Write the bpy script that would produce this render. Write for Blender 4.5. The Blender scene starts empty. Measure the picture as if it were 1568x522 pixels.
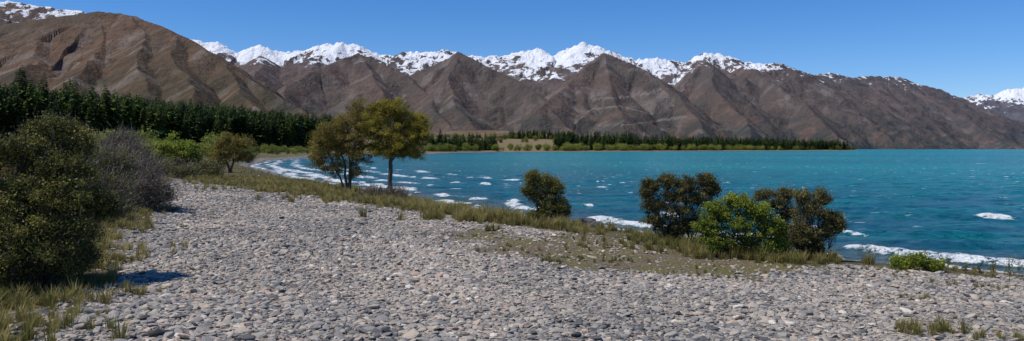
import bpy, math, random
import numpy as np
from mathutils import Vector
import bmesh
R = np.random.default_rng(7)
H=3.2; F=1219.0; CX=784.0; HY=228.0
# ------------------------------------------------------------ noise
def _h(ix,iy,seed):
    ix=ix.astype(np.int64); iy=iy.astype(np.int64)
    h=(ix*374761393 + iy*668265263 + seed*1442695041)&0xffffffff
    h=((h^(h>>13))*1274126177)&0xffffffff
    h=(h^(h>>16))
    return h
def pn(x,y,seed=0):
    x=np.asarray(x,float); y=np.asarray(y,float)
    xi=np.floor(x); yi=np.floor(y); fx=x-xi; fy=y-yi
    u=fx*fx*fx*(fx*(fx*6-15)+10); v=fy*fy*fy*(fy*(fy*6-15)+10)
    def g(ax,ay,dx,dy):
        a=_h(ax,ay,seed)*(2*np.pi/4294967296.0)
        return np.cos(a)*dx+np.sin(a)*dy
    a=g(xi,yi,fx,fy); b=g(xi+1,yi,fx-1,fy); c=g(xi,yi+1,fx,fy-1); d=g(xi+1,yi+1,fx-1,fy-1)
    return (a+(b-a)*u)*(1-v)+(c+(d-c)*u)*v
def fbm(x,y,o=4,seed=0):
    s=0;a=1.0
    for i in range(o):
        s=s+a*pn(x*2**i+i*17.3,y*2**i-i*9.1,seed+i); a*=0.5
    return s
def sat(x): return np.clip(x,0,1)
def sst(x): x=sat(x); return x*x*(3-2*x)
# ------------------------------------------------------------ mesh helpers
def mk(name,V,Fc,mats=(),attrs={},smooth=False,mi=None,link=True):
    V=np.asarray(V,np.float32); Fc=np.asarray(Fc,np.int32); k=Fc.shape[1]
    me=bpy.data.meshes.new(name); me.vertices.add(len(V)); me.vertices.foreach_set('co',V.ravel())
    me.loops.add(Fc.size); me.loops.foreach_set('vertex_index',Fc.ravel())
    me.polygons.add(len(Fc)); me.polygons.foreach_set('loop_start',np.arange(0,Fc.size,k,dtype=np.int32))
    try: me.polygons.foreach_set('loop_total',np.full(len(Fc),k,np.int32))
    except Exception: pass
    for m in mats: me.materials.append(m)
    if mi is not None: me.polygons.foreach_set('material_index',np.asarray(mi,np.int32))
    me.update(calc_edges=True)
    me.polygons.foreach_set('use_smooth',np.full(len(Fc),smooth,bool))
    for n,a in attrs.items():
        at=me.attributes.new(n,'FLOAT','POINT'); at.data.foreach_set('value',np.asarray(a,np.float32))
    ob=bpy.data.objects.new(name,me)
    if link: bpy.context.scene.collection.objects.link(ob)
    return ob
def gridfaces(nr,nc):
    i=np.arange(nr*nc).reshape(nr,nc)
    return np.stack([i[:-1,:-1],i[:-1,1:],i[1:,1:],i[1:,:-1]],-1).reshape(-1,4)
# ------------------------------------------------------------ node helper
class N:
    def __init__(s,name):
        s.m=bpy.data.materials.new(name); s.m.use_nodes=True; s.t=s.m.node_tree; s.t.nodes.clear()
        s.out=s.t.nodes.new('ShaderNodeOutputMaterial')
    def n(s,ty,**kw):
        nd=s.t.nodes.new(ty)
        for k,v in kw.items(): setattr(nd,k,v)
        return nd
    def set(s,sock,v):
        if isinstance(v,bpy.types.NodeSocket): s.t.links.new(v,sock)
        else:
            if isinstance(v,(tuple,list)) and len(v)==3 and sock.type=='RGBA': v=(*v,1)
            sock.default_value=v
    def attr(s,n,ty='GEOMETRY'): return s.n('ShaderNodeAttribute',attribute_name=n,attribute_type=ty).outputs['Fac']
    def pos(s): return s.n('ShaderNodeNewGeometry').outputs['Position']
    def sep(s,v):
        nd=s.n('ShaderNodeSeparateXYZ'); s.set(nd.inputs[0],v); return nd.outputs
    def map(s,v,sc):
        nd=s.n('ShaderNodeMapping'); s.set(nd.inputs['Vector'],v); nd.inputs['Scale'].default_value=sc; return nd.outputs[0]
    def noise(s,v,sc,det=4,rough=0.55,dist=0):
        nd=s.n('ShaderNodeTexNoise'); s.set(nd.inputs['Vector'],v); nd.inputs['Scale'].default_value=sc
        nd.inputs['Detail'].default_value=det; nd.inputs['Roughness'].default_value=rough; nd.inputs['Distortion'].default_value=dist
        return nd.outputs['Fac']
    def vor(s,v,sc):
        nd=s.n('ShaderNodeTexVoronoi'); s.set(nd.inputs['Vector'],v); nd.inputs['Scale'].default_value=sc; return nd.outputs
    def mix(s,f,a,b,bt='MIX'):
        nd=s.n('ShaderNodeMix',data_type='RGBA',blend_type=bt); s.set(nd.inputs[0],f); s.set(nd.inputs[6],a); s.set(nd.inputs[7],b); return nd.outputs[2]
    def mr(s,v,a,b,c=0.0,d=1.0):
        nd=s.n('ShaderNodeMapRange'); s.set(nd.inputs[0],v); nd.inputs[1].default_value=a; nd.inputs[2].default_value=b
        nd.inputs[3].default_value=c; nd.inputs[4].default_value=d; return nd.outputs[0]
    def ma(s,op,a,b=0.0):
        nd=s.n('ShaderNodeMath',operation=op); s.set(nd.inputs[0],a); s.set(nd.inputs[1],b); return nd.outputs[0]
    def bump(s,h,st,dist):
        nd=s.n('ShaderNodeBump'); nd.inputs['Strength'].default_value=st; nd.inputs['Distance'].default_value=dist; s.set(nd.inputs['Height'],h); return nd.outputs[0]
    def pr(s,col,rough=0.9,nor=None,spec=0.2,ior=1.45):
        p=s.n('ShaderNodeBsdfPrincipled'); s.set(p.inputs['Base Color'],col); s.set(p.inputs['Roughness'],rough)
        p.inputs['Specular IOR Level'].default_value=spec; p.inputs['IOR'].default_value=ior
        if nor is not None: s.set(p.inputs['Normal'],nor)
        return p.outputs[0]
    def fin(s,sh): s.t.links.new(sh,s.out.inputs[0]); return s.m
# ------------------------------------------------------------ shoreline & terrain
shore=np.array([(60,-120),(34,-20),(22,2),(16,11.5),(12.3,18.6),(9.4,21),(7.4,24.3),(4.8,28.2),(2.4,30.6),(-0.4,35.6),(-3.8,44.5),(-6.8,50),(-11.8,60),(-20.7,79),
 (-29.5,100),(-41,128),(-55,170),(-66,216),(-73,260),(-82,325),(-75,420),(-57,487),(-45,650),(-15,780),(86,900),(236,1080),(444,1300),(683,1560),
 (640,1680),(560,1850),(560,2600),(1000,4500),(1300,6800),(-9000,6800),(-9000,-120)],float)
def sdpoly(x,y,P):
    best=np.full(x.shape,1e18); ins=np.zeros(x.shape,bool)
    for i in range(len(P)):
        ax,ay=P[i]; bx,by=P[(i+1)%len(P)]
        ex,ey=bx-ax,by-ay
        t=sat(((x-ax)*ex+(y-ay)*ey)/(ex*ex+ey*ey))
        best=np.minimum(best,(x-ax-t*ex)**2+(y-ay-t*ey)**2)
        if ay!=by:
            c=((ay>y)!=(by>y))&(x<(bx-ax)*(y-ay)/(by-ay)+ax); ins^=c
    d=np.sqrt(best); return np.where(ins,d,-d)
def SD(x,y):
    d=sdpoly(x,y,shore); r=np.hypot(x,y)
    return d+0.9*fbm(x/9.0,y/9.0,3,11)*sat(r/20)+ 10*sat(r/500)*pn(x/60,y/60,5)
def Tz(x,y,d=None):
    x=np.asarray(x,float); y=np.asarray(y,float)
    if d is None: d=SD(x,y)
    land=1.12*(1-np.exp(-np.maximum(d,0)/3.6))+0.5*sst((d-8)/14)+0.085*np.clip(d-55,0,200)
    z=np.where(d<0,np.maximum(d*0.16,-4),land)
    return z+0.09*fbm(x/4.0,y/4.0,3,3)*sat(d/4)+ 0.6*sat((d-40)/60)*fbm(x/30,y/30,3,9)
def G(px,py,mind=0.0):
    for _ in range(40):
        Y=np.geomspace(3,1500,1500); X=(px-CX)/F*Y; z=H-(py-HY)/F*Y
        t=Tz(X,Y); i=np.argmax(z<t)
        if not (z<t).any(): i=len(Y)-1
        if mind<=0 or SD(X[i:i+1],Y[i:i+1])[0]>mind: break
        py+=1.0
    return X[i],Y[i],t[i]
def GP(l): return np.array([G(*p)[:2] for p in l])
gpoly=np.vstack([GP([(40,520),(85,500),(70,470),(120,448),(160,415),(178,372),(200,345),(235,325),(262,300),(236,277),(262,274),(330,284),(400,293),(480,303),(560,314),(640,324),(700,333),
   (760,343),(830,352),(900,358),(940,366),(1000,379),(1100,400),(1200,413),(1300,408),(1400,416),(1568,428),(1750,444)]),[(9,2),(-2.6,1.5)]])
dpoly=GP([(680,354),(740,350),(800,362),(870,352),(930,360),(990,372),(1060,386),(1200,402),(1240,412),(1170,428),(1060,424),(980,418),(900,412),(800,402),(730,382)])
def masks(x,y,d):
    nz=fbm(x/1.6,y/1.6,4,21)
    g=sst((sdpoly(x,y,gpoly)+0.9*nz)/0.7+0.5)
    dr=sst((sdpoly(x,y,dpoly)+1.1*nz)/1.2+0.4)
    beach=sst((3.0-d+1.5*nz)/1.5)
    return g*(1-dr),dr,beach
# polar fan
nr,nc=560,700
rad=np.geomspace(4,9500,nr)[:,None]; ang=np.radians(np.linspace(-60,60,nc))[None,:]
X=rad*np.sin(ang); Y=rad*np.cos(ang)-5.0
D=SD(X,Y); Z=Tz(X,Y,D); g,dr,be=masks(X,Y,D)
m=N('ground_mat'); P=m.pos()
v=m.vor(P,16.0); stc=m.n('ShaderNodeSeparateColor'); m.set(stc.inputs[0],v['Color'])
gc=m.mix(stc.outputs[0],(0.13,0.12,0.11),(0.40,0.36,0.305)); gc=m.mix(m.ma('MULTIPLY',stc.outputs[1],0.5),gc,(0.32,0.255,0.20))
n1=m.noise(P,0.9,5); n2=m.noise(P,9.0,5,0.7)
grass=m.mix(n1,(0.065,0.064,0.024),(0.16,0.13,0.06)); grass=m.mix(m.mr(n2,0.35,0.65),grass,(0.070,0.060,0.030))
far=m.mr(m.sep(P)[1],120,400)
farc=m.mix(m.mr(m.noise(P,0.012,5),.35,.65),(0.065,0.080,0.028),(0.20,0.15,0.075))
grass=m.mix(far,grass,farc)
grass=m.mix(m.mr(m.sep(P)[1],600,900,0,.75),grass,(0.19,0.14,0.075))
dirt=m.mix(m.mr(n2,0.3,0.7),(0.085,0.062,0.04),(0.20,0.16,0.11)); dirt=m.mix(m.mr(n1,0.42,0.58,0,0.7),dirt,(0.12,0.11,0.03))
beach=m.mix(stc.outputs[0],(0.09,0.09,0.09),(0.28,0.26,0.23))
c=m.mix(m.attr('gravel'),grass,gc); c=m.mix(m.attr('dirt'),c,dirt); c=m.mix(m.attr('beach'),c,beach)
wet=m.mr(m.sep(P)[2],0.03,0.2,0.45,1.0)
wc=m.n('ShaderNodeCombineColor'); [m.set(wc.inputs[i],wet) for i in range(3)]
c=m.mix(1.0,c,wc.outputs[0],'MULTIPLY')
gmat=m.fin(m.pr(c,0.95,m.bump(m.ma('ADD',v['Distance'],m.ma('MULTIPLY',n2,0.5)),0.8,0.05)))
mk('ground',np.stack([X,Y,Z],-1).reshape(-1,3),gridfaces(nr,nc),[gmat],{'gravel':g.ravel(),'dirt':dr.ravel(),'beach':be.ravel()},True)
# ------------------------------------------------------------ water
nr,nc=900,800
rad=np.geomspace(12,30000,nr)[:,None]; ang=np.radians(np.linspace(-44,48,nc))[None,:]
X=rad*np.sin(ang); Y=rad*np.cos(ang)-2.0
D=SD(X,Y)
fade=np.exp(-(rad/170.0)**2)
wx,wy=-0.35,-0.94
ph=X*wx+Y*wy+2.2*fbm(X/9,Y/9,2,31)
mod=sat(0.5+1.1*pn(X/6,Y/4,33))
w=(1-2*np.abs(np.sin(ph*np.pi/3.4)))*0.11*mod+(0.3-np.abs(pn(X/1.3,Y/0.8,35)))*0.13+0.06*pn(X/3.0,Y/1.5,37)*2
ds=-D
br=0
foam=np.zeros_like(X)
nearleft=sst((Y-50)/40)
for k,(off,wd,am,th,nl) in enumerate([(1.2,0.45,0.14,.35,.3),(3.8,0.5,0.2,.16,.4),(8.0,0.6,0.14,-.75,1.0),(13,0.6,0.1,-1.0,1.1),(20,.6,.1,-1.1,.85)]):
    o=ds-off-1.5*fbm(X/5,Y/5,3,51+k)
    a=sst(0.5+th+nearleft*nl+2.4*fbm(X/3.6+k*3,Y/3.6,2,61+k))
    br=br+am*a*np.exp(-(o/wd)**2)
    ww=(0.40+0.4*nearleft) if k else 0.5
    foam=np.maximum(foam,a*np.exp(-((o+0.2)/ww)**2))
foam=np.maximum(foam,0.9*np.exp(-((ds-0.2)/0.4)**2)*sst(0.6+1.8*pn(X/2.5,Y/2.5,71)))
foam=foam*np.exp(-(rad/380)**2)
Zw=(w*sat(ds/6+0.15)+br)*fade
m=N('water_mat'); P=m.pos(); sd=m.attr('shore')
deep=m.mix(m.mr(m.noise(m.map(P,(0.003,0.010,1)),1.0,4),.35,.65),(0.0,0.145,0.185),(0.0,0.275,0.265))
mid=m.mix(m.mr(m.noise(m.map(P,(0.12,0.3,1)),1.0,3),0.35,0.65),(0.002,0.080,0.12),(0.002,0.16,0.185))
sh=m.mix(m.noise(P,1.5,3),(0.05,0.085,0.09),(0.11,0.135,0.12))
c=m.mix(m.mr(sd,12,80),mid,deep); c=m.mix(m.mr(sd,0.5,7,1,0),c,sh)
rip=m.noise(m.map(P,(0.5,1.1,1)),1.0,4,0.6); c=m.mix(m.mr(rip,0.38,0.52,0.6,0),c,(0.0,0.06,0.095))  # darker wave troughs: ripple shading painted into the water colour
cap=m.mr(m.noise(m.map(P,(0.75,1.1,1)),1.0,3,0.65),0.655,0.675); cap=m.ma('MULTIPLY',cap,m.mr(sd,6,18))
cap2=m.ma('MULTIPLY',m.mr(m.noise(m.map(P,(0.20,0.22,1)),1.0,3,0.65),0.665,0.69),m.mr(sd,70,200))
cap3=m.ma('MULTIPLY',m.mr(m.noise(m.map(P,(0.06,0.05,1)),1.0,3,0.65),0.65,0.69,0,.8),m.mr(sd,250,700))
cap2=m.ma('MAXIMUM',cap2,cap3)
cg=m.mr(m.noise(m.map(P,(0.022,0.04,1)),1.0,3),0.42,0.52)
fo=m.ma('MULTIPLY',m.attr('foam'),m.mr(m.noise(P,2.6,5,0.75),0.35,0.62,0.15,1.7))
fo=m.mr(fo,0.33,0.62)
ft=m.ma('MAXIMUM',m.ma('MULTIPLY',m.ma('MAXIMUM',cap,cap2),cg),fo)
c=m.mix(ft,c,(0.74,0.78,0.79))
hb=m.ma('ADD',m.noise(m.map(P,(1.0,1.7,1)),1.6,5,0.6),m.ma('MULTIPLY',m.noise(m.map(P,(0.25,0.6,1)),1.0,3),3.0))
wmat=m.fin(m.pr(c,m.mr(ft,0,1,0.22,0.8),m.bump(hb,1.0,0.7),0.3,1.33))
mk('lake_water',np.stack([X,Y,Zw],-1).reshape(-1,3),gridfaces(nr,nc),[wmat],{'shore':ds.ravel(),'foam':foam.ravel()},True)
# ------------------------------------------------------------ mountains
def W(p): px,py,d=p; d=d*1000; return ((px-CX)/F*d,d,H+(HY-py)/F*d)
nr,nc=620,1300
kk=((np.linspace(-260,1830,nc)-CX)/F)[None,:]; YY=np.geomspace(2700,16500,nr)[:,None]
MX=kk*YY; MY=YY+0*kk
wp=fbm(MX/800,MY/800,3,101); wp2=fbm(MX/260,MY/260,2,107); wp3=fbm(MX/420,MY/420,3,113)
rj=fbm(MX/170,MY/170,4,119); rk=np.abs(pn(MX/95,MY/95,127))+0.5*np.abs(pn(MX/48,MY/60,128)); iso=np.abs(pn(MX/520,MY/520,129))+.5*np.abs(pn(MX/240,MY/240,130))+.3*np.abs(pn(MX/110,MY/110,131))
MH=np.full(MX.shape,-60.0); SN=np.full(MX.shape,-10.0); GU=np.zeros(MX.shape)
cir=np.zeros(MX.shape)
for cx_,wd_,am_ in [(-3000,330,120),(-2050,350,60),(-1080,260,120),(330,480,150),(1800,420,165),(2750,400,90)]:
    cir=np.maximum(cir,am_*np.exp(-((MX-cx_)/wd_)**2))
def ridge(pts,slope=0.58,amp=150,snow=1e4,seed=0,warp=90,jag=0,cq=0.0):
    global MH,SN,GU
    Wp=[W(p) for p in pts]; best=np.full(MX.shape,-1e9); bs=np.zeros(MX.shape); bd=np.zeros(MX.shape); cum=0
    xw=MX+warp*wp; yw=MY+warp*wp2
    for a,b in zip(Wp[:-1],Wp[1:]):
        ex,ey=b[0]-a[0],b[1]-a[1]; L=math.hypot(ex,ey)
        t=sat(((xw-a[0])*ex+(yw-a[1])*ey)/(L*L)); dd=np.hypot(xw-a[0]-t*ex,yw-a[1]-t*ey)
        zr=a[2]+(b[2]-a[2])*t; h=zr-slope*dd
        k=h>best; best=np.where(k,h,best); bs=np.where(k,cum+t*L,bs); bd=np.where(k,dd,bd); cum+=L
    s=bs+200*wp
    e=sst(bd/480)
    g1=np.abs(pn(s/400,bd/2200,seed+1)); g2=np.abs(pn(s/160+3,bd/900,seed+2)); g3=np.abs(pn(s/70+3,bd/500,seed+3))
    gz=g1+g2*0.36+g3*0.16
    h=best-amp*e*gz*1.25+amp*0.2*e - amp*0.5*e*(iso-0.3)
    h+= (6*wp2+7*rj)*(0.5+e)+jag*((np.abs(rj)*-1.3+0.3)+(0.25-rk)*1.1)*(1-0.5*e)
    k=h>MH; SN=np.where(k,(h-snow+cq*cir)/90.0+2.6*(g1*1.0+g2*1.3-0.38)+2.2*wp3+jag*0.04*(rk-.3),SN); GU=np.where(k,g2+0.6*g3,GU); MH=np.where(k,h,MH)
sky=[(200,60),(260,66),(290,62),(315,68),(330,66),(345,75),(362,83),(380,77),(400,71),(415,80),(440,82),(470,78),(500,69),(520,66),(550,72),(575,83),(595,88),(620,82),(660,81),(685,79),(705,84),(740,90),(770,87),
 (800,80),(830,77),(850,87),(872,76),(893,66),(918,74),(950,88),(975,93),(1010,92),(1050,97),(1080,82),(1110,87),(1140,97),(1170,100),(1195,100)]
ridge([(x,y-2,9.5) for x,y in sky],0.50,150,985,1,60,44,1.0)
ridge([(1195,98,9.6),(1230,110,9.9),(1250,115,10),(1275,111,10.2),(1300,118,10.4),(1330,116,10.6),(1380,118,10.8),(1400,126,10.9),(1440,138,11.0),(1475,152,11),(1530,178,10.8),(1600,205,10.4),(1680,225,10)],0.5,130,965,2,60,24)
ridge([(1440,160,15),(1475,149,15),(1500,143,15),(1520,146,15),(1545,136,15),(1600,134,15),(1850,110,15)],0.45,120,880,3,60,45)
ridge([(-300,-40,7.3),(-100,-12,7.2),(0,0,7.2),(60,11,7.2),(130,18,7.2),(230,60,7.2)],0.5,80,1190,4,60,22)
ridge([(-300,30,5.4),(-100,45,5.2),(0,38,5.1),(80,25,5),(150,18,5),(185,19,5),(215,26,4.9),(260,46,4.7),(310,73,4.5),(345,94,4.4),(390,123,4.25),(460,165,4.0),(510,195,3.8),(540,215,3.7)],0.58,130,1e4,5,60)
for i,l in enumerate([[(160,20,5),(140,80,4.4),(110,130,3.8),(90,175,3.3)],[(-60,45,5.1),(-90,110,4.2),(-120,160,3.6)],[(80,25,5),(45,85,4.4),(10,140,3.7)],
  [(260,47,4.7),(275,105,4.1),(300,155,3.5)],[(345,95,4.4),(370,140,3.9),(400,175,3.5)],[(215,27,4.9),(215,90,4.2),(220,140,3.7)]]):
    ridge(l,0.60,125,1e4,20+i*5)
for i,l in enumerate([
  [(545,81,8.0),(565,120,7.4),(600,165,6.7),(610,214,5.9)],[(545,81,8.0),(490,102,7.6),(440,130,7.0),(420,190,6.0)],[(400,84,9),(390,110,8.2),(380,150,7.2)],[(545,81,8),(610,108,7.8),(660,150,7.2),(690,195,6.4)],
  [(700,78,8.0),(690,120,7.4),(705,165,6.8),(740,215,6.0)],[(700,78,8),(770,112,7.7),(830,150,7.1),(880,200,6.4)],[(700,78,8.),(650,104,8.0),(620,130,7.8)],
  [(925,80,8.0),(930,120,7.4),(950,165,6.8),(960,218,6.0)],[(925,80,8),(985,106,7.8),(1040,145,7.4),(1070,195,6.6)],[(925,80,8),(870,122,7.5),(825,165,6.8)],
  [(1085,93,8.8),(1098,130,8),(1130,175,7.3),(1160,224,6.4)],[(1140,99,9),(1195,135,8.3),(1245,178,7.6),(1300,224,6.9)],[(1085,93,8.8),(1050,125,8.4),(1040,165,7.8)],
  [(1250,116,9.9),(1290,142,9.2),(1345,180,8.5),(1410,224,7.6)],[(1380,119,10.8),(1430,150,10),(1490,190,9.2),(1540,224,8.4)],[(1330,118,10.6),(1370,150,9.8),(1430,192,9),(1470,224,8.4)],
  [(1195,100,9.6),(1240,140,9.0),(1290,175,8.4)]]):
    ridge(l,0.64,160,1045 if i<10 else 1010,60+i*5,90,0,0.5)
ridge([(610,212,3.6),(690,201,3.6),(760,198,3.6),(820,207,3.4),(860,219,3.3)],0.10,6,1e4,200,40)
ridge([(860,205,5.0),(1000,212,5.0),(1080,222,5.0)],0.10,6,1e4,205,40)
MH=np.where(MH<5,np.maximum((MH-5)*0.3,-25),MH)
track=np.zeros_like(MH)
el=(MH-H)/MY*F
pxs=np.linspace(-260,1830,nc)
for pl in [[(905,153),(950,150),(985,146),(1012,139)],[(905,168),(950,163),(1000,176)],[(950,193),(1000,187),(1052,180)],[(880,190),(915,178),(905,168)]]:
    pl=np.array(pl,float)
    sel=np.where((pxs>=pl[:,0].min())&(pxs<=pl[:,0].max()))[0]
    o=np.argsort(pl[:,0])
    for cidx in sel:
        ty=HY-np.interp(pxs[cidx],pl[o,0],pl[o,1])
        r=np.argmax(el[:,cidx]>ty)
        if r>0: track[r,cidx]=1
m=N('mountain_mat'); P=m.pos(); xyz=m.sep(P)
nA=m.noise(m.map(P,(1,1,0.5)),0.0016,6,0.6); nB=m.noise(P,0.012,6,0.7); nC=m.noise(m.map(P,(1,1,0.25)),0.035,4,0.7)
nD=m.noise(m.map(P,(1,0.6,0.2)),0.006,6,0.65,0.4)
c=m.mix(m.mr(nB,0.3,0.7),(0.098,0.060,0.038),(0.190,0.120,0.073)); c=m.mix(m.mr(nA,0.42,0.6,0,0.65),c,(0.085,0.070,0.042))
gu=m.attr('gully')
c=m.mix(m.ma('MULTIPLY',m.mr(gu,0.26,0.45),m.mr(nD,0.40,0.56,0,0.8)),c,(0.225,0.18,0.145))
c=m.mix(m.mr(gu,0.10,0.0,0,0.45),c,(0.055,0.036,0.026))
c=m.mix(m.mr(nD,0.59,0.66,0,0.6),c,(0.205,0.165,0.135))
c=m.mix(m.mr(nC,0.52,0.66,0,0.45),c,(0.045,0.034,0.027))
low=m.ma('MULTIPLY',m.mr(xyz[2],60,520,1,0),m.mr(m.noise(P,0.004,5,0.65),0.42,0.54,0,0.85))
c=m.mix(low,c,(0.026,0.035,0.022))
foot=m.ma('MULTIPLY',m.mr(xyz[1],3600,3900,1,0),m.mr(xyz[2],60,110,1,0)); c=m.mix(m.ma('MULTIPLY',foot,m.mr(m.noise(P,0.01,5),.35,.6,.4,.95)),c,(0.21,0.15,0.085))
c=m.mix(m.ma('MULTIPLY',m.attr('track'),0.6),c,(0.32,0.27,0.22))
hz=m.mr(xyz[1],3500,15000,0.03,0.62); c=m.mix(hz,c,(0.085,0.110,0.170))  # aerial haze painted into the rock colour, bluer with distance
sn=m.ma('ADD',m.attr('snow'),m.mr(m.noise(m.map(P,(1,1,0.6)),0.010,6,0.75),0.3,0.7,-2.8,2.8))
slope=m.sep(m.n('ShaderNodeNewGeometry').outputs['Normal'])[2]
sn=m.ma('ADD',sn,m.mr(slope,0.7,0.95,-0.9,0.4))
c=m.mix(m.mr(sn,0.25,0.6),c,(0.76,0.79,0.84))
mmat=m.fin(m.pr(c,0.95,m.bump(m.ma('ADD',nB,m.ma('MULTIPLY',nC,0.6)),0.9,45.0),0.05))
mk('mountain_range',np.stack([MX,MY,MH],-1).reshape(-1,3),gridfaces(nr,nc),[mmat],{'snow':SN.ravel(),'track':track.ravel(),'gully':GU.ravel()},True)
# ------------------------------------------------------------ plants
def leafmat(name,dark,light,trans=0.25,inst=False,rough=0.6):
    m=N(name); t=m.attr('tint','INSTANCER' if inst else 'GEOMETRY')
    if inst: t=m.ma('ADD',t,m.ma('MULTIPLY',m.attr('tint'),0.35))
    c=m.mix(t,dark,light)
    a=m.pr(c,rough,None,0.25)
    tr=m.n('ShaderNodeBsdfTranslucent'); m.set(tr.inputs[0],c)
    mx=m.n('ShaderNodeMixShader'); mx.inputs[0].default_value=trans
    m.t.links.new(a,mx.inputs[1]); m.t.links.new(tr.outputs[0],mx.inputs[2])
    return m.fin(mx.outputs[0])
def barkmat(name,a,b):
    m=N(name); P=m.pos(); n=m.noise(m.map(P,(1,1,0.2)),30,4); return m.fin(m.pr(m.mix(n,a,b),0.9,m.bump(n,0.6,0.02)))
bark=barkmat('bark_mat',(0.05,0.042,0.035),(0.14,0.12,0.10)); greybark=barkmat('grey_twig_mat',(0.14,0.112,0.085),(0.27,0.225,0.175)); dtwig=barkmat('brown_twig_mat',(0.06,0.045,0.033),(0.15,0.115,0.085))
class B:
    def __init__(s): s.V=[];s.F=[];s.M=[];s.T=[];s.n=0
    def add(s,V,Fc,mi,t):
        s.V.append(V); s.F.append(Fc+s.n); s.M.append(np.full(len(Fc),mi)); s.T.append(t); s.n+=len(V)
    def tube(s,pts,r0,r1,mi=0,k=5):
        pts=np.asarray(pts,float); n=len(pts); V=[]
        for i,p in enumerate(pts):
            d=pts[min(i+1,n-1)]-pts[max(i-1,0)]; d/=np.linalg.norm(d)+1e-9
            u=np.cross(d,[0.3,0.9,0.31]); u/=np.linalg.norm(u)+1e-9; v=np.cross(d,u); r=r0+(r1-r0)*i/(n-1)
            a=np.arange(k)*2*np.pi/k
            V.append(p+r*(np.cos(a)[:,None]*u+np.sin(a)[:,None]*v))
        V=np.vstack(V); Fc=[]
        for i in range(n-1):
            for j in range(k): Fc.append((i*k+j,i*k+(j+1)%k,(i+1)*k+(j+1)%k,(i+1)*k+j))
        s.add(V,np.array(Fc),mi,np.full(len(V),0.5))
    def leaves(s,C,L,Wd,mi,t,rng,up=0.3,dirs=None):
        n=len(C); d=rng.normal(size=(n,3)) if dirs is None else dirs+rng.normal(size=(n,3))*0.35
        d[:,2]+=up; d/=np.linalg.norm(d,axis=1)[:,None]
        q=rng.normal(size=(n,3)); q=np.cross(d,q); q/=np.linalg.norm(q,axis=1)[:,None]
        l=L*rng.uniform(0.6,1.3,(n,1)); w=Wd*rng.uniform(0.6,1.3,(n,1))
        V=np.stack([C-d*l*.5,C+q*w*.5,C+d*l*.5,C-q*w*.5],1).reshape(-1,3)
        s.add(V,np.arange(4*n).reshape(n,4),mi,np.repeat(t,4))
    def ob(s,name,mats,link=True):
        return mk(name,np.vstack(s.V),np.vstack(s.F),mats,{'tint':np.concatenate(s.T)},False,np.concatenate(s.M),link)
def curve(a,b,rng,n=5,w=0.12):
    a=np.array(a,float);b=np.array(b,float);L=np.linalg.norm(b-a)
    t=np.linspace(0,1,n)[:,None]; p=a+(b-a)*t
    p[:,2]+=(np.sin(t[:,0]*np.pi))*L*0.08
    p[1:-1]+=rng.normal(size=(n-2,3))*w*L*0.35
    return p
def plant(name,base,lobes,mats,seed,trunks=(),clumps=40,lpc=120,cr=0.16,L=0.06,Wd=0.03,tr=0.03,twig=0.006,shell=0.45,up=0.3,twigs=0,tlen=0.3):
    rng=np.random.default_rng(seed); b=B(); base=np.array(base,float); nodes=[]
    for pts,r0,r1 in trunks:
        p=np.array(pts,float)
        if len(p)<4:
            q=np.vstack([curve(p[i],p[i+1],rng,5,0.06)[:-1] for i in range(len(p)-1)]+[p[-1:]])
        else: q=p
        b.tube(q+base,r0,r1,0,7); nodes+=list(q[len(q)//2:])
    for lb in lobes:
        c=np.array(lb[:3]); r=np.array(lb[3:6]); den=lb[6] if len(lb)>6 else 1.0
        if nodes:
            k=min(nodes,key=lambda n_:np.linalg.norm(n_-c)+ (2 if n_[2]>c[2] else 0)); st=k
        else: st=np.array([c[0]*0.35+rng.normal()*0.04,c[1]*0.35+rng.normal()*0.04,-0.06])
        lim=curve(st,c,rng,6,0.2); b.tube(lim+base,tr,tr*0.45,0,5)
        nn=max(3,int(clumps*den)); lt=rng.uniform(-.12,.22)
        for i in range(nn):
            d=rng.normal(size=3); d/=np.linalg.norm(d); rr=rng.uniform(0,1)**shell
            rr*=0.75+0.48*rng.random()
            cc=c+d*r*rr
            if cc[2]<0.03: cc[2]=0.03+rng.random()*0.08
            s0=lim[rng.integers(2,6)]; tw=curve(s0,cc,rng,4,0.25); b.tube(tw+base,twig*1.6,twig*0.5,0,3)
            n=int(lpc*rng.uniform(0.4,1.4)); C=cc+rng.normal(size=(n,3))*cr*rng.uniform(0.5,1.15)*np.array([1,1,0.7])
            C[:,2]=np.maximum(C[:,2],0.01)
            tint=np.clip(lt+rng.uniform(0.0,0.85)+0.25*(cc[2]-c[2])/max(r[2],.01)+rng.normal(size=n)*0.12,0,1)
            b.leaves(C+base,L,Wd,1,tint,rng,up)
            if twigs:
                n=twigs; C=cc+rng.normal(size=(n,3))*cr*1.2; C[:,2]=np.maximum(C[:,2],0.02)
                b.leaves(C+base,tlen,twig*2.2,2 if len(mats)>2 else 0,rng.random(n),rng,up+0.5,np.tile(d,(n,1)))
    return b.ob(name,mats)
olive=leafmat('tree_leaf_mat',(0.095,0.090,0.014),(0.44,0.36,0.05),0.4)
oliveb=leafmat('brown_leaf_mat',(0.10,0.085,0.018),(0.36,0.28,0.065),0.35)
darkl=leafmat('dark_leaf_mat',(0.028,0.034,0.012),(0.23,0.20,0.065),0.28)
shrubl=leafmat('shrub_leaf_mat',(0.028,0.042,0.010),(0.26,0.24,0.06),0.32)
greenl=leafmat('green_leaf_mat',(0.055,0.10,0.013),(0.36,0.40,0.055),0.42)
midl=leafmat('scrub_leaf_mat',(0.050,0.065,0.018),(0.26,0.25,0.07),0.3)
greyl=leafmat('grey_leaf_mat',(0.08,0.072,0.045),(0.25,0.21,0.14),0.2)
M3=lambda l,g=dtwig:[bark,l,g]
def base(px,py,mind=1.5): return np.array(G(px,py,mind))
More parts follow.
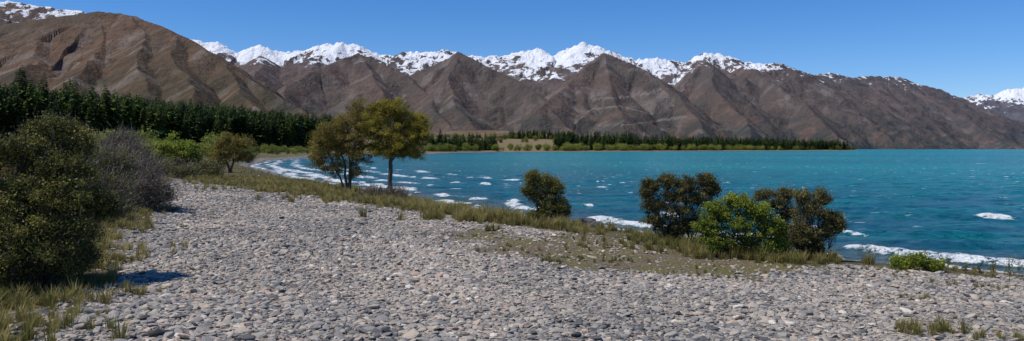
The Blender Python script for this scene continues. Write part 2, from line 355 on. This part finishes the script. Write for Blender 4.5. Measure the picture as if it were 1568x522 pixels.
def rel(px,py,dep,ref,dy=0):
    return ((px-ref[0])/F*dep, dy, (ref[1]-py)/F*dep)
def lob(ref,dep,items):
    o=[]
    for it in items:
        px,py,rx,rz=it[:4]; dy=it[4] if len(it)>4 else 0
        x,y,z=rel(px,py,dep,ref,dy); o.append((x,y,z,rx/F*dep,rx/F*dep*0.9,rz/F*dep)+((it[5],) if len(it)>5 else ()))
    return o
def proj(b): return (CX+b[0]/b[1]*F, HY+(H-b[2])/b[1]*F)
b0=base(597,297,3.0); dep=b0[1]; ref=proj(b0); print('tree',b0,ref)
r_=lambda x,y,dy=0: rel(x,y,dep,ref,dy)
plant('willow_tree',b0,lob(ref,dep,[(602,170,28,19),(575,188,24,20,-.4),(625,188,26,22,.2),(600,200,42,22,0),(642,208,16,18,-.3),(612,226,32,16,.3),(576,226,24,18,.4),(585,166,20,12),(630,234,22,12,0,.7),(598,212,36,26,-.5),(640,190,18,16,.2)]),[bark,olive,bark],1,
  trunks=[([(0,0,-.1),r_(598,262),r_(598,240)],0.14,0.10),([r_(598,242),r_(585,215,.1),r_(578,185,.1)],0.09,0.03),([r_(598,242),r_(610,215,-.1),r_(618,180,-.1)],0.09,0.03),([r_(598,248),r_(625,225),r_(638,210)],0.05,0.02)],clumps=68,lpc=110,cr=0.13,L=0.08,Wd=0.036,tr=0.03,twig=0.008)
b1=base(532,294,3.0); dep=b1[1]; ref=proj(b1)
r_=lambda x,y,dy=0: rel(x,y,dep,ref,dy)
plant('willow_tree',b1,lob(ref,dep,[(550,170,22,18),(560,195,22,22),(530,190,22,22,.3),(508,205,24,18,-.3),(540,215,28,20,.1),(494,220,20,18,0,.9),(515,238,28,18,.2,.9),(548,243,24,16,0,.8),(486,243,13,14,0,.7),(510,260,22,14,0,.7),(545,265,18,12,0,.4),(525,215,30,25,.3,.8)]),[bark,oliveb,bark],2,
  trunks=[([(0,0,-.1),r_(528,250),r_(512,212)],0.08,0.03),([(0.1,0,-.1),r_(540,245),r_(552,185)],0.08,0.03),([(-.1,.1,-.1),r_(512,255),r_(498,225)],0.06,0.02),([(.05,.1,-.1),r_(535,240),r_(532,200)],0.06,0.02)],clumps=50,lpc=95,cr=0.14,L=0.08,Wd=0.034,tr=0.03,twig=0.008)
b2=base(352,264); dep=b2[1]; ref=proj(b2)
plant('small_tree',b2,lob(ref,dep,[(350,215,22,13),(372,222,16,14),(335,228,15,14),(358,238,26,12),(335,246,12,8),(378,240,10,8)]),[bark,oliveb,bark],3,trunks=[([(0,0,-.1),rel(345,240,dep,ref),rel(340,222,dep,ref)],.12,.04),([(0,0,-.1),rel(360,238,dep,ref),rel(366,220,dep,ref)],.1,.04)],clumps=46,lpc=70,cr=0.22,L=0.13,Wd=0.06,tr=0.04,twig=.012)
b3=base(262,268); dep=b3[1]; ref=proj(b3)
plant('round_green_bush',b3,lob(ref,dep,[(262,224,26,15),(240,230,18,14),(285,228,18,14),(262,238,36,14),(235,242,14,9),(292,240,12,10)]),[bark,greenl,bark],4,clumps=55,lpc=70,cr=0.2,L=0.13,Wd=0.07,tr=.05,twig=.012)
plant('grey_scrub_bush',base(255,274),lob((255,274),base(255,274)[1],[(255,258,22,10),(230,258,16,10),(285,262,14,8)]),[greybark,midl,greybark],41,clumps=40,lpc=60,cr=0.2,L=0.10,Wd=0.05,tr=.03,twig=.01,twigs=20)
b4=base(838,343); dep=b4[1]; ref=proj(b4); print('bush',b4,ref)
plant('shore_bush',b4,lob(ref,dep,[(815,270,11,10),(812,290,12,12),(835,278,14,12),(850,288,15,14),(832,300,22,15),(855,312,16,13),(838,320,22,12),(860,326,12,9),(822,330,12,8)]),M3(shrubl),5,clumps=42,lpc=75,cr=0.08,L=0.055,Wd=0.028,tr=0.016,twig=.004,twigs=6,tlen=.15)
b5=base(1040,376); dep=b5[1]; ref=proj(b5); print('cl',b5,ref)
plant('matagouri_bush',b5,lob(ref,dep,[(996,284,14,11),(1022,277,14,11),(1050,282,18,13),(1082,276,16,10),(1030,300,28,16),(1070,300,24,15),(998,314,20,14),(1040,325,34,18),(1002,338,20,12),(1060,345,26,14),(1092,290,10,8),(1030,350,26,12),(990,295,8,8)]),M3(darkl),6,clumps=46,lpc=90,cr=0.055,L=0.038,Wd=0.022,tr=0.016,twig=.003,twigs=8,tlen=.12)
b6=base(1130,395); dep=b6[1]; ref=proj(b6); print('g',b6,ref)
plant('green_broom_bush',b6,lob(ref,dep,[(1098,322,20,14),(1130,308,22,11),(1162,324,24,13),(1082,342,22,16),(1125,342,34,20),(1178,350,24,18),(1100,367,34,16),(1150,370,36,16),(1190,376,16,14)]),M3(greenl,bark),7,clumps=50,lpc=90,cr=0.056,L=0.044,Wd=0.024,tr=0.014,twig=.003,twigs=3,tlen=.12)
b8=base(1246,398,2.5); dep=b8[1]; ref=proj(b8); print('r',b8,ref)
plant('matagouri_bush',b8,lob(ref,dep,[(1228,302,14,10),(1256,304,16,12),(1240,323,26,14),(1274,333,16,12),(1228,345,20,14),(1268,352,20,12),(1246,360,18,12),(1248,376,14,10),(1282,345,9,8),(1225,368,14,12),(1250,388,12,9)]),M3(darkl),9,clumps=42,lpc=90,cr=0.055,L=0.037,Wd=0.022,tr=0.016,twig=.003,twigs=8,tlen=.12)
b7=b8+np.array([-0.75,0.7,0]); b7[2]=Tz(b7[0:1],b7[1:2])[0]; dep=b7[1]; ref=proj(b7)
plant('matagouri_bush',b7,lob(ref,dep,[(1170,298,13,8),(1200,296,14,9),(1190,311,20,11),(1207,328,14,13),(1198,350,16,16),(1203,372,14,14)]),M3(darkl),8,clumps=34,lpc=80,cr=0.056,L=0.036,Wd=0.02,tr=0.016,twig=.003,twigs=8,tlen=.12)
b9=base(1402,414); dep=b9[1]; ref=proj(b9)
plant('low_green_plant',b9,lob(ref,dep,[(1380,402,18,9),(1402,398,18,10),(1428,405,16,7)]),M3(greenl,bark),10,clumps=36,lpc=50,cr=0.06,L=0.05,Wd=0.025,tr=0.008,twig=.003)
b10=base(35,440); dep=b10[1]; ref=(35,440); print('left',b10)
plant('dark_shrub',b10,lob(ref,dep,[(20,198,42,20,.8),(62,218,26,18,.8),(0,235,50,30,.6),(55,258,48,28,.5),(10,300,70,36,0.2),(70,305,52,32,.3),(30,350,74,36),(85,350,40,30,.2),(20,395,74,30,-.2),(80,392,44,28),(-60,300,60,60),(-60,380,60,50),(-50,230,50,40),(110,320,26,24,.6)]),M3(shrubl),11,clumps=70,lpc=100,cr=0.066,L=0.038,Wd=0.02,tr=0.02,twig=.0035,twigs=8,tlen=.14)
b11=base(110,425); dep=b11[1]; ref=(110,425)
plant('low_green_shrub',b11,lob(ref,dep,[(95,385,32,26),(120,395,24,20),(75,410,30,20),(125,360,20,20)]),M3(midl),12,clumps=50,lpc=90,cr=0.07,L=0.035,Wd=0.016,tr=0.012,twig=.003,twigs=8,tlen=.12)
b12=base(150,345); dep=b12[1]; ref=(150,345)
plant('brown_scrub_bush',b12,lob(ref,dep,[(125,245,24,18,1),(150,252,26,20,.8),(110,275,36,28,.3),(160,285,34,26,.3),(120,310,40,26),(170,315,30,20)]),[greybark,midl,greybark],13,clumps=60,lpc=66,cr=0.12,L=0.05,Wd=0.024,tr=0.02,twig=.005,twigs=20,tlen=.24)
b13=base(200,322); dep=b13[1]; ref=(200,322)
plant('grey_scrub_bush',b13,lob(ref,dep,[(150,222,22,16,1.5),(175,238,24,18,1),(200,262,28,20,.5),(170,275,34,22,.3),(225,285,26,18),(190,298,36,18),(240,298,16,10)]),[greybark,greyl,greybark],14,clumps=60,lpc=60,cr=0.17,L=0.065,Wd=0.03,tr=0.025,twig=.006,twigs=34,tlen=.30)
b14=base(90,290); dep=b14[1]; ref=(90,290)
plant('brown_scrub_bush',b14,lob(ref,dep,[(60,230,40,22),(100,225,34,18),(40,255,60,22),(110,255,40,22)]),[bark,oliveb,greybark],15,clumps=60,lpc=70,cr=0.25,L=0.11,Wd=0.05,tr=0.03,twig=.008,twigs=20,tlen=.4)
bb=base(582,305,3.0); ref=proj(bb)
plant('dead_brush',bb,lob(ref,bb[1],[(570,297,16,6),(595,298,18,6),(612,300,10,4)]),[greybark,greyl,greybark],16,clumps=26,lpc=16,cr=0.16,L=0.08,Wd=0.02,tr=0.02,twig=.009,twigs=30,tlen=.4)
# ------------------------------------------------------------ instancing
def scatter(name,pts,rot,scl,idx,tint,variants):
    col=bpy.data.collections.new(name+'_variants')
    for v in variants: col.objects.link(v)
    me=bpy.data.meshes.new(name); me.vertices.add(len(pts)); me.vertices.foreach_set('co',np.asarray(pts,np.float32).ravel())
    def A(n,t,v,k):
        a=me.attributes.new(n,t,'POINT'); a.data.foreach_set(k,np.asarray(v).ravel())
    A('rot','FLOAT_VECTOR',np.asarray(rot,np.float32),'vector'); A('scl','FLOAT_VECTOR',np.asarray(scl,np.float32),'vector')
    A('idx','INT',np.asarray(idx,np.int32),'value'); A('tint','FLOAT',np.asarray(tint,np.float32),'value')
    ob=bpy.data.objects.new(name,me); bpy.context.scene.collection.objects.link(ob)
    g=bpy.data.node_groups.new(name+'_gn','GeometryNodeTree')
    g.interface.new_socket('Geometry',in_out='INPUT',socket_type='NodeSocketGeometry'); g.interface.new_socket('Geometry',in_out='OUTPUT',socket_type='NodeSocketGeometry')
    gi=g.nodes.new('NodeGroupInput'); go=g.nodes.new('NodeGroupOutput'); ip=g.nodes.new('GeometryNodeInstanceOnPoints')
    ci=g.nodes.new('GeometryNodeCollectionInfo'); ci.inputs['Collection'].default_value=col; ci.inputs['Separate Children'].default_value=True; ci.inputs['Reset Children'].default_value=True
    def NA(n,t):
        nd=g.nodes.new('GeometryNodeInputNamedAttribute'); nd.data_type=t; nd.inputs['Name'].default_value=n; return nd.outputs['Attribute']
    L=g.links.new
    L(gi.outputs[0],ip.inputs['Points']); L(ci.outputs[0],ip.inputs['Instance']); ip.inputs['Pick Instance'].default_value=True
    L(NA('idx','INT'),ip.inputs['Instance Index']); L(NA('rot','FLOAT_VECTOR'),ip.inputs['Rotation']); L(NA('scl','FLOAT_VECTOR'),ip.inputs['Scale'])
    L(ip.outputs[0],go.inputs[0])
    md=ob.modifiers.new('scatter','NODES'); md.node_group=g
    return ob
m=N('stone_mat'); t=m.attr('tint','INSTANCER'); ramp=m.n('ShaderNodeValToRGB'); m.set(ramp.inputs[0],t); e=ramp.color_ramp.elements
cols=[(0.0,(0.075,0.075,0.078)),(0.18,(0.16,0.155,0.15)),(0.4,(0.285,0.268,0.245)),(0.6,(0.39,0.35,0.295)),(0.76,(0.48,0.40,0.31)),(0.9,(0.42,0.30,0.225)),(1.0,(0.62,0.57,0.49))]
e[0].position=0; e[0].color=(*cols[0][1],1); e[1].position=1; e[1].color=(*cols[-1][1],1)
for p_,c_ in cols[1:-1]:
    x=e.new(p_); x.color=(*c_,1)
tc=m.n('ShaderNodeTexCoord').outputs['Object']
c=m.mix(m.mr(m.noise(tc,3.0,5,0.7),0.3,0.7,0,0.3),ramp.outputs[0],(0.18,0.165,0.15))
smat=m.fin(m.pr(c,0.85,m.bump(m.noise(tc,8,4),0.3,0.05),0.3))
def stone(i,rounded=False,s=1):
    rng=np.random.default_rng(300+i); bm=bmesh.new(); n=40
    ry=rng.uniform(0.55,0.85); rz=rng.uniform(.24,.38)
    for k in range(n):
        d=rng.normal(size=3); d/=np.linalg.norm(d); d=np.sign(d)*np.abs(d)**0.85; d*=rng.uniform(0.88,1.06)
        bm.verts.new((d[0],d[1]*ry,d[2]*(rz if not rounded else .6)))
    r=bmesh.ops.convex_hull(bm,input=bm.verts)
    for v in [v for v in bm.verts if not v.link_faces]: bm.verts.remove(v)
    me=bpy.data.meshes.new('stone_variant'); bm.to_mesh(me); bm.free(); me.materials.append(smat)
    return bpy.data.objects.new('stone_variant',me)
pts=[];SZ=[]
edges=np.concatenate([np.arange(4.5,20,0.5),np.geomspace(20,75,30)])
for r0,r1 in zip(edges[:-1],edges[1:]):
    rm=(r0+r1)/2; dens=620*min(1,(10/rm)**1.15); a=math.radians(82)
    n=int(dens*0.5*a*(r1*r1-r0*r0)); rr=np.sqrt(R.uniform(r0*r0,r1*r1,n)); th=R.uniform(-a/2,a/2,n)
    pts.append(np.stack([rr*np.sin(th),rr*np.cos(th)],1)); SZ.append(np.full(n,1+max(0,(rm-12))*0.018))
pts=np.vstack(pts); SZ=np.concatenate(SZ); x,y=pts.T; d=SD(x,y); g,dr,be=masks(x,y,d)
pr=np.maximum.reduce([g,be*0.8*(d>-0.6),dr*0.09,np.full(len(x),0.012)])
k=(R.random(len(x))<pr)&(d>-0.8); x,y,d,SZ,g=x[k],y[k],d[k],SZ[k],g[k]; n=len(x); print('stones',n)
sz=np.clip(R.lognormal(math.log(0.0245),0.44,n),0.011,0.085)*SZ
patch=fbm(x/2.2,y/2.2,3,77); sz*=1+0.35*patch
z=Tz(x,y,d)+sz*R.uniform(-0.05,0.3,n)
rot=np.stack([R.normal(0,0.24,n),R.normal(0,0.24,n),R.uniform(0,6.28,n)],1)
scl=np.stack([sz*R.uniform(.85,1.3,n),sz*R.uniform(.85,1.2,n),sz*R.uniform(.7,1.2,n)],1)
tint=np.clip(R.normal(0.49,0.26,n)+0.32*fbm(x/3,y/3,2,79),0,1)
scatter('gravel',np.stack([x,y,z],1),rot,scl,R.integers(0,12,n),tint,[stone(i) for i in range(12)])
for i,(px,py,s) in enumerate([(898,345,0.34),(914,345,0.24),(884,346,0.2),(550,345,0.12)]):
    o=stone(50+i,True); bb=base(px,py,1.0); o.name='boulder'; o.data.name='boulder'; o.location=(bb[0],bb[1],bb[2]+s*0.25); o.scale=(s,s,s); bpy.context.scene.collection.objects.link(o)
    mm=N('boulder_mat'); nn=mm.noise(mm.pos(),6,5,.7); o.data.materials.clear(); o.data.materials.append(mm.fin(mm.pr(mm.mix(nn,(0.04,0.042,0.045),(0.14,0.14,0.14)),.8,mm.bump(nn,.8,.05))))
grassm=leafmat('grass_mat',(0.070,0.090,0.016),(0.40,0.32,0.12),0.35,True)
def tuft(i):
    rng=np.random.default_rng(500+i); V=[];Fc=[];T=[]; nb=55
    for k in range(nb):
        a=rng.uniform(0,6.28); r=rng.uniform(0,0.22); b0=np.array([r*math.cos(a),r*math.sin(a),-0.05]); a2=a+rng.normal()*0.7
        lean=rng.uniform(0.05,0.55); h=rng.uniform(0.4,1.0); w=rng.uniform(0.009,0.018); dr_=np.array([math.cos(a2),math.sin(a2),0]); sd_=np.array([-dr_[1],dr_[0],0])*w
        p1=b0+np.array([0,0,h*0.55])+dr_*lean*h*0.3; p2=b0+np.array([0,0,h*(1-lean*0.35)])+dr_*lean*h
        o=len(V); V+=[b0-sd_,b0+sd_,p1+sd_*0.8,p1-sd_*0.8,p2+sd_*.15,p2-sd_*.15]; Fc+=[(o,o+1,o+2,o+3),(o+3,o+2,o+4,o+5)]; T+=[rng.random()]*6
    return mk('tuft_variant',V,Fc,[grassm],{'tint':T},False,None,False)
def ring(r0,r1,dens,a=84):
    a=math.radians(a); n=int(dens*0.5*a*(r1*r1-r0*r0)); rr=np.sqrt(R.uniform(r0*r0,r1*r1,n)); th=R.uniform(-a/2,a/2,n); return np.stack([rr*np.sin(th),rr*np.cos(th)],1)
pts=np.vstack([ring(4.5,15,30),ring(15,30,18),ring(30,70,8),ring(70,160,0.8)]); x,y=pts.T; d=SD(x,y); g,dr,be=masks(x,y,d)
patch=fbm(x/1.7,y/1.7,3,88)
pr=(1-g)*(1-be)*(0.6+patch*1.2)*np.where(dr>0.4,0.26*(patch>0.12),1)
azp=x/np.maximum(y,1)
pr=pr*np.where(azp>0.41,0.28,1)
pr=np.where((sdpoly(x,y,gpoly)>0)&(g>0.3),0.0,pr)
k=(R.random(len(x))<pr)&(d>1.0); x,y,d,dr=x[k],y[k],d[k],dr[k]; n=len(x)
hh=R.uniform(0.10,0.30,n)*(1+1.2*sat(fbm(x/3,y/3,2,90)))*np.where(dr>.4,.45,1)*np.where(x/y>.41,.5,1); ti=np.clip(0.48+0.85*fbm(x/2.0,y/2.0,3,91)+R.normal(0,.22,n),0,1)
ex=[]
def clump(px,py,spx,spy,cnt,h,t0):
    c0=np.array(base(px,py)); 
    for i in range(cnt):
        xx=c0[0]+R.normal()*spx; yy=c0[1]+R.normal()*spy; ex.append((xx,yy,h*R.uniform(.6,1.2),np.clip(t0+R.normal()*.15,0,1)))
clump(30,470,.5,.3,22,.28,.35); clump(40,518,.4,.25,20,.24,.25); clump(150,385,.5,.5,34,.25,.7); clump(212,450,.12,.1,8,.17,.5); clump(122,486,.14,.1,9,.15,.4)
clump(165,400,.35,.35,24,.2,.6); clump(175,350,.5,.6,30,.28,.6); clump(120,440,.3,.25,20,.2,.45); clump(85,462,.3,.2,16,.2,.4); clump(205,328,.5,.6,26,.28,.55); clump(60,500,.3,.15,14,.18,.4)
clump(740,337,1.2,.7,80,.55,.55); clump(780,340,.8,.5,46,.5,.5); clump(700,328,1.,.8,50,.52,.6); clump(750,354,.12,.1,6,.28,.1); clump(1170,397,.9,.25,70,.30,.35); clump(1225,402,.4,.2,26,.28,.35); clump(1090,388,.6,.2,30,.3,.4)
clump(1425,512,.22,.1,16,.22,.45); clump(1540,520,.25,.1,14,.14,.5); clump(835,402,.15,.1,9,.13,.1); clump(930,400,.25,.12,14,.12,.2); clump(1330,415,.5,.25,14,.12,.3); clump(1500,440,.6,.2,16,.12,.4); clump(1100,425,.6,.15,12,.1,.3); clump(1410,458,.4,.1,14,.1,.3)
clump(620,312,2,.8,70,.5,.6); clump(500,298,3,1.2,90,.5,.6); clump(420,285,3,1.5,80,.5,.65); clump(330,275,3,1.5,60,.45,.6); clump(545,309,2,.8,40,.42,.5); clump(670,322,1.5,.8,50,.46,.6); clump(690,362,.3,.2,14,.13,.5); clump(780,385,.5,.2,16,.12,.3); clump(870,395,.8,.2,22,.1,.2); clump(1000,375,.8,.3,36,.3,.3); clump(950,380,.8,.3,28,.18,.4)
ex=np.array(ex); x=np.concatenate([x,ex[:,0]]); y=np.concatenate([y,ex[:,1]]); hh=np.concatenate([hh,ex[:,2]]); ti=np.concatenate([ti,ex[:,3]])
k=SD(x,y)>0.8; x,y,hh,ti=x[k],y[k],hh[k],ti[k]
z=Tz(x,y); n=len(x); print('tufts',n)
scatter('grass',np.stack([x,y,z],1),np.stack([R.normal(0,.1,n),R.normal(0,.1,n),R.uniform(0,6.28,n)],1),np.stack([hh*1.1,hh*1.1,hh],1),R.integers(0,8,n),ti*0.75,[tuft(i) for i in range(8)])
for px,py,hp in [(1545,432,42),(1520,425,28),(1560,425,38),(1500,425,20),(1452,412,16),(1478,418,14)]:
    bb=base(px,py); hgt=hp/F*bb[1]
    plant('dry_weed_stalk',bb,[(0,0,hgt*0.6,hgt*.2,hgt*.2,hgt*.45)],M3(darkl),int(px),trunks=[([(0,0,-.03),(0.01,0,hgt*.5),(0.0,0,hgt)],.006,.002)],clumps=14,lpc=12,cr=.03,L=.035,Wd=.015,tr=.003,twig=.002)
conm=leafmat('conifer_mat',(0.014,0.034,0.012),(0.11,0.155,0.032),0.18,True)
trunkm=barkmat('trunk_mat',(0.03,0.025,0.02),(0.07,0.06,0.05))
def conifer(i):
    rng=np.random.default_rng(700+i); b=B(); b.tube([(0,0,-.05),(0.004,0,.5),(0,0,.98)],.014,.002,0,5)
    for z in np.linspace(0.05,0.99,34):
        r=(0.25*(1-z)**0.7+0.012)*rng.uniform(.75,1.15); nb=10 if z<.7 else 6
        for j in range(nb):
            a=rng.uniform(0,6.28); rr=r*rng.uniform(.55,1.25); d=np.array([math.cos(a),math.sin(a),0]); s=np.array([-d[1],d[0],0])*rr*rng.uniform(.22,.4)
            p0=np.array([0,0,z+.012]); p2=d*rr+np.array([0,0,z-rr*rng.uniform(-.1,.5)]); pm=(p0*.4+p2*.6)+np.array([0,0,.012])
            b.add(np.array([p0,pm+s,p2,pm-s]),np.array([[0,1,2,3]]),1,np.full(4,rng.random()))
    return b.ob('conifer_variant',[trunkm,conm],False)
con=[conifer(i) for i in range(7)]
P_=[]
n=5600; px=R.uniform(-120,522,n); t=R.random(n)**0.8
dn=np.interp(px,[-120,0,300,420,522],[250,270,370,470,590]); yy=dn+t*280; xx=(px-CX)/F*yy
d=SD(xx,yy); k=(d>24)&(R.random(n)<.96); xx,yy=xx[k],yy[k]; P_.append(np.stack([xx,yy,R.normal(18.5,2.8,len(xx))+2.5*fbm(xx/40,yy/40,2,131)],1))
def band(x0,x1,dmin,dmax,n,h,hs):
    px=R.uniform(x0,x1,n); sy=np.interp(px,[640,700,760,900,1050,1200,1318],[560,650,780,900,1080,1300,1560]); yy=sy+R.uniform(dmin,dmax,n); xx=(px-CX)/F*yy
    d=SD(xx,yy); k=d>6; P_.append(np.stack([xx[k],yy[k],np.maximum(R.normal(h,hs,k.sum()),4)],1))
band(655,762,60,150,170,12,2.5); band(850,1312,50,170,1100,16,3.6); band(780,880,420,600,160,13,2.5); band(940,1312,30,90,260,15,3); band(700,860,700,900,100,11,3); band(640,1000,1100,1350,260,12,3)
for_=np.vstack(P_); x,y,h=for_.T; n=len(x); z=Tz(x,y)
scatter('conifer_forest',np.stack([x,y,z],1),np.stack([0*x,0*x,R.uniform(0,6.28,n)],1),np.stack([h*R.uniform(.75,1.15,n),h*R.uniform(.75,1.15,n),h],1),R.integers(0,7,n),np.clip(R.normal(.36,.22,n)+.4*fbm(x/45,y/45,2,133)-np.where(y>560,.2,0),0,1),con)
brm=leafmat('broadleaf_mat',(0.045,0.075,0.014),(0.29,0.31,0.06),0.35,True)
def broad(i):
    rng=np.random.default_rng(800+i); b=B(); b.tube([(0,0,-.05),(.01,0,.3),(0,0,.6)],.03,.01,0,5)
    for j in range(16):
        d=rng.normal(size=3); d/=np.linalg.norm(d); c=np.array([0,0,.5])+d*np.array([.34,.34,.4])*rng.uniform(.5,1); n=60
        C=c+rng.normal(size=(n,3))*.09; C[:,2]=np.maximum(C[:,2],0)
        b.leaves(C,.07,.05,1,np.clip(rng.random()+rng.normal(size=n)*.15,0,1),rng)
    return b.ob('broadleaf_variant',[trunkm,brm],False)
P2=[]
def band2(x0,x1,dmin,dmax,n,h,t0):
    px=R.uniform(x0,x1,n); sy=np.interp(px,[640,700,760,900,1050,1200,1318],[560,650,780,900,1080,1300,1560]); yy=sy+R.uniform(dmin,dmax,n); xx=(px-CX)/F*yy
    d=SD(xx,yy); k=d>4; P2.append(np.stack([xx[k],yy[k],R.uniform(.6,1.2,k.sum())*h,np.clip(R.normal(t0,.15,k.sum()),0,1)],1))
band2(830,1200,8,30,120,9,.6); band2(680,840,10,60,26,7.5,.55); band2(900,1312,20,60,120,8,.15); band2(655,700,10,60,24,7,.3); band2(660,900,250,700,70,9,.2)
n=520; px=R.uniform(-60,500,n); yy=np.interp(px,[-60,300,500],[120,200,330])*R.uniform(.8,1.5,n); xx=(px-CX)/F*yy; d=SD(xx,yy); k=d>8
P2.append(np.stack([xx[k],yy[k],R.uniform(1.5,4.2,k.sum()),np.clip(R.normal(.3,.22,k.sum()),0,1)],1))
for a,bq,cn in [(95,135,22),(150,225,34),(320,345,6)]:
    px=R.uniform(a,bq,cn); yy=R.uniform(205,260,cn); P2.append(np.stack([(px-CX)/F*yy,yy,R.uniform(5,8,cn),R.uniform(.3,.6,cn)],1))
q=np.vstack(P2); x,y,h,t=q.T; n=len(x); z=Tz(x,y)
scatter('distant_broadleaf_trees',np.stack([x,y,z-.05*h],1),np.stack([0*x,0*x,R.uniform(0,6.28,n)],1),np.stack([h*1.1,h*1.1,h],1),R.integers(0,6,n),t,[broad(i) for i in range(6)])
n=170; px=R.uniform(-60,330,n); yy=R.uniform(48,110,n); xx=(px-CX)/F*yy; d=SD(xx,yy); gg=sdpoly(xx,yy,gpoly); k=(d>6)&(gg<-1.5)
xx,yy=xx[k],yy[k]; n=len(xx)
scrm=leafmat('scrub_mat',(0.035,0.048,0.016),(0.23,0.20,0.08),0.25,True)
def scrub(i):
    rng=np.random.default_rng(900+i); b=B()
    for j in range(26):
        d=rng.normal(size=3); d/=np.linalg.norm(d); c=np.array([0,0,.4])+d*np.array([.5,.5,.42])*rng.uniform(.4,1); n=70
        C=c+rng.normal(size=(n,3))*.11; C[:,2]=np.maximum(C[:,2],0); b.leaves(C,.075,.035,0,np.clip(rng.random()+rng.normal(size=n)*.15,0,1),rng)
    return b.ob('scrub_variant',[scrm],False)
hh=R.uniform(.7,1.9,n)
scatter('scrub',np.stack([xx,yy,Tz(xx,yy)],1),np.stack([0*xx,0*xx,R.uniform(0,6.28,n)],1),np.stack([hh*1.3,hh*1.3,hh],1),R.integers(0,5,n),np.clip(R.normal(.35,.25,n),0,1),[scrub(i) for i in range(5)])
# ------------------------------------------------------------ light, sky, camera
az=math.atan2(-0.90,-0.28); el_=math.radians(58)
v=Vector((math.sin(az)*math.cos(el_),math.cos(az)*math.cos(el_),math.sin(el_)))
L=bpy.data.lights.new('sun','SUN'); L.energy=4.5; L.angle=math.radians(0.5); L.color=(1,0.945,0.86)
o=bpy.data.objects.new('sun',L); o.rotation_euler=v.to_track_quat('Z','Y').to_euler(); bpy.context.scene.collection.objects.link(o)
w=bpy.data.worlds.new('World'); bpy.context.scene.world=w; w.use_nodes=True; nt=w.node_tree; nt.nodes.clear()
s=nt.nodes.new('ShaderNodeTexSky'); s.sky_type='NISHITA'; s.sun_disc=False; s.sun_elevation=el_; s.sun_rotation=az%(2*math.pi); s.altitude=1400; s.air_density=1.0; s.dust_density=0.1; s.ozone_density=4.0
hs=nt.nodes.new('ShaderNodeMix'); hs.data_type='RGBA'; hs.blend_type='MULTIPLY'; hs.inputs[0].default_value=1; hs.inputs[7].default_value=(0.88,0.96,1.16,1)
hs2=nt.nodes.new('ShaderNodeHueSaturation'); hs2.inputs['Saturation'].default_value=1.2
bg=nt.nodes.new('ShaderNodeBackground'); bg.inputs[1].default_value=0.105; wo=nt.nodes.new('ShaderNodeOutputWorld')
nt.links.new(s.outputs[0],hs.inputs[6]); nt.links.new(hs.outputs[2],hs2.inputs['Color']); nt.links.new(hs2.outputs[0],bg.inputs[0]); nt.links.new(bg.outputs[0],wo.inputs[0])
cam=bpy.data.cameras.new('camera'); cam.sensor_width=36; cam.lens=F/1568*36; cam.shift_y=-(261-HY)/1568; cam.clip_start=0.1; cam.clip_end=60000
co=bpy.data.objects.new('camera',cam); co.location=(0,0,H); co.rotation_euler=(math.radians(90),0,0); bpy.context.scene.collection.objects.link(co); bpy.context.scene.camera=co
sc=bpy.context.scene; sc.view_settings.view_transform='Standard'; sc.view_settings.look='None'; sc.view_settings.exposure=0
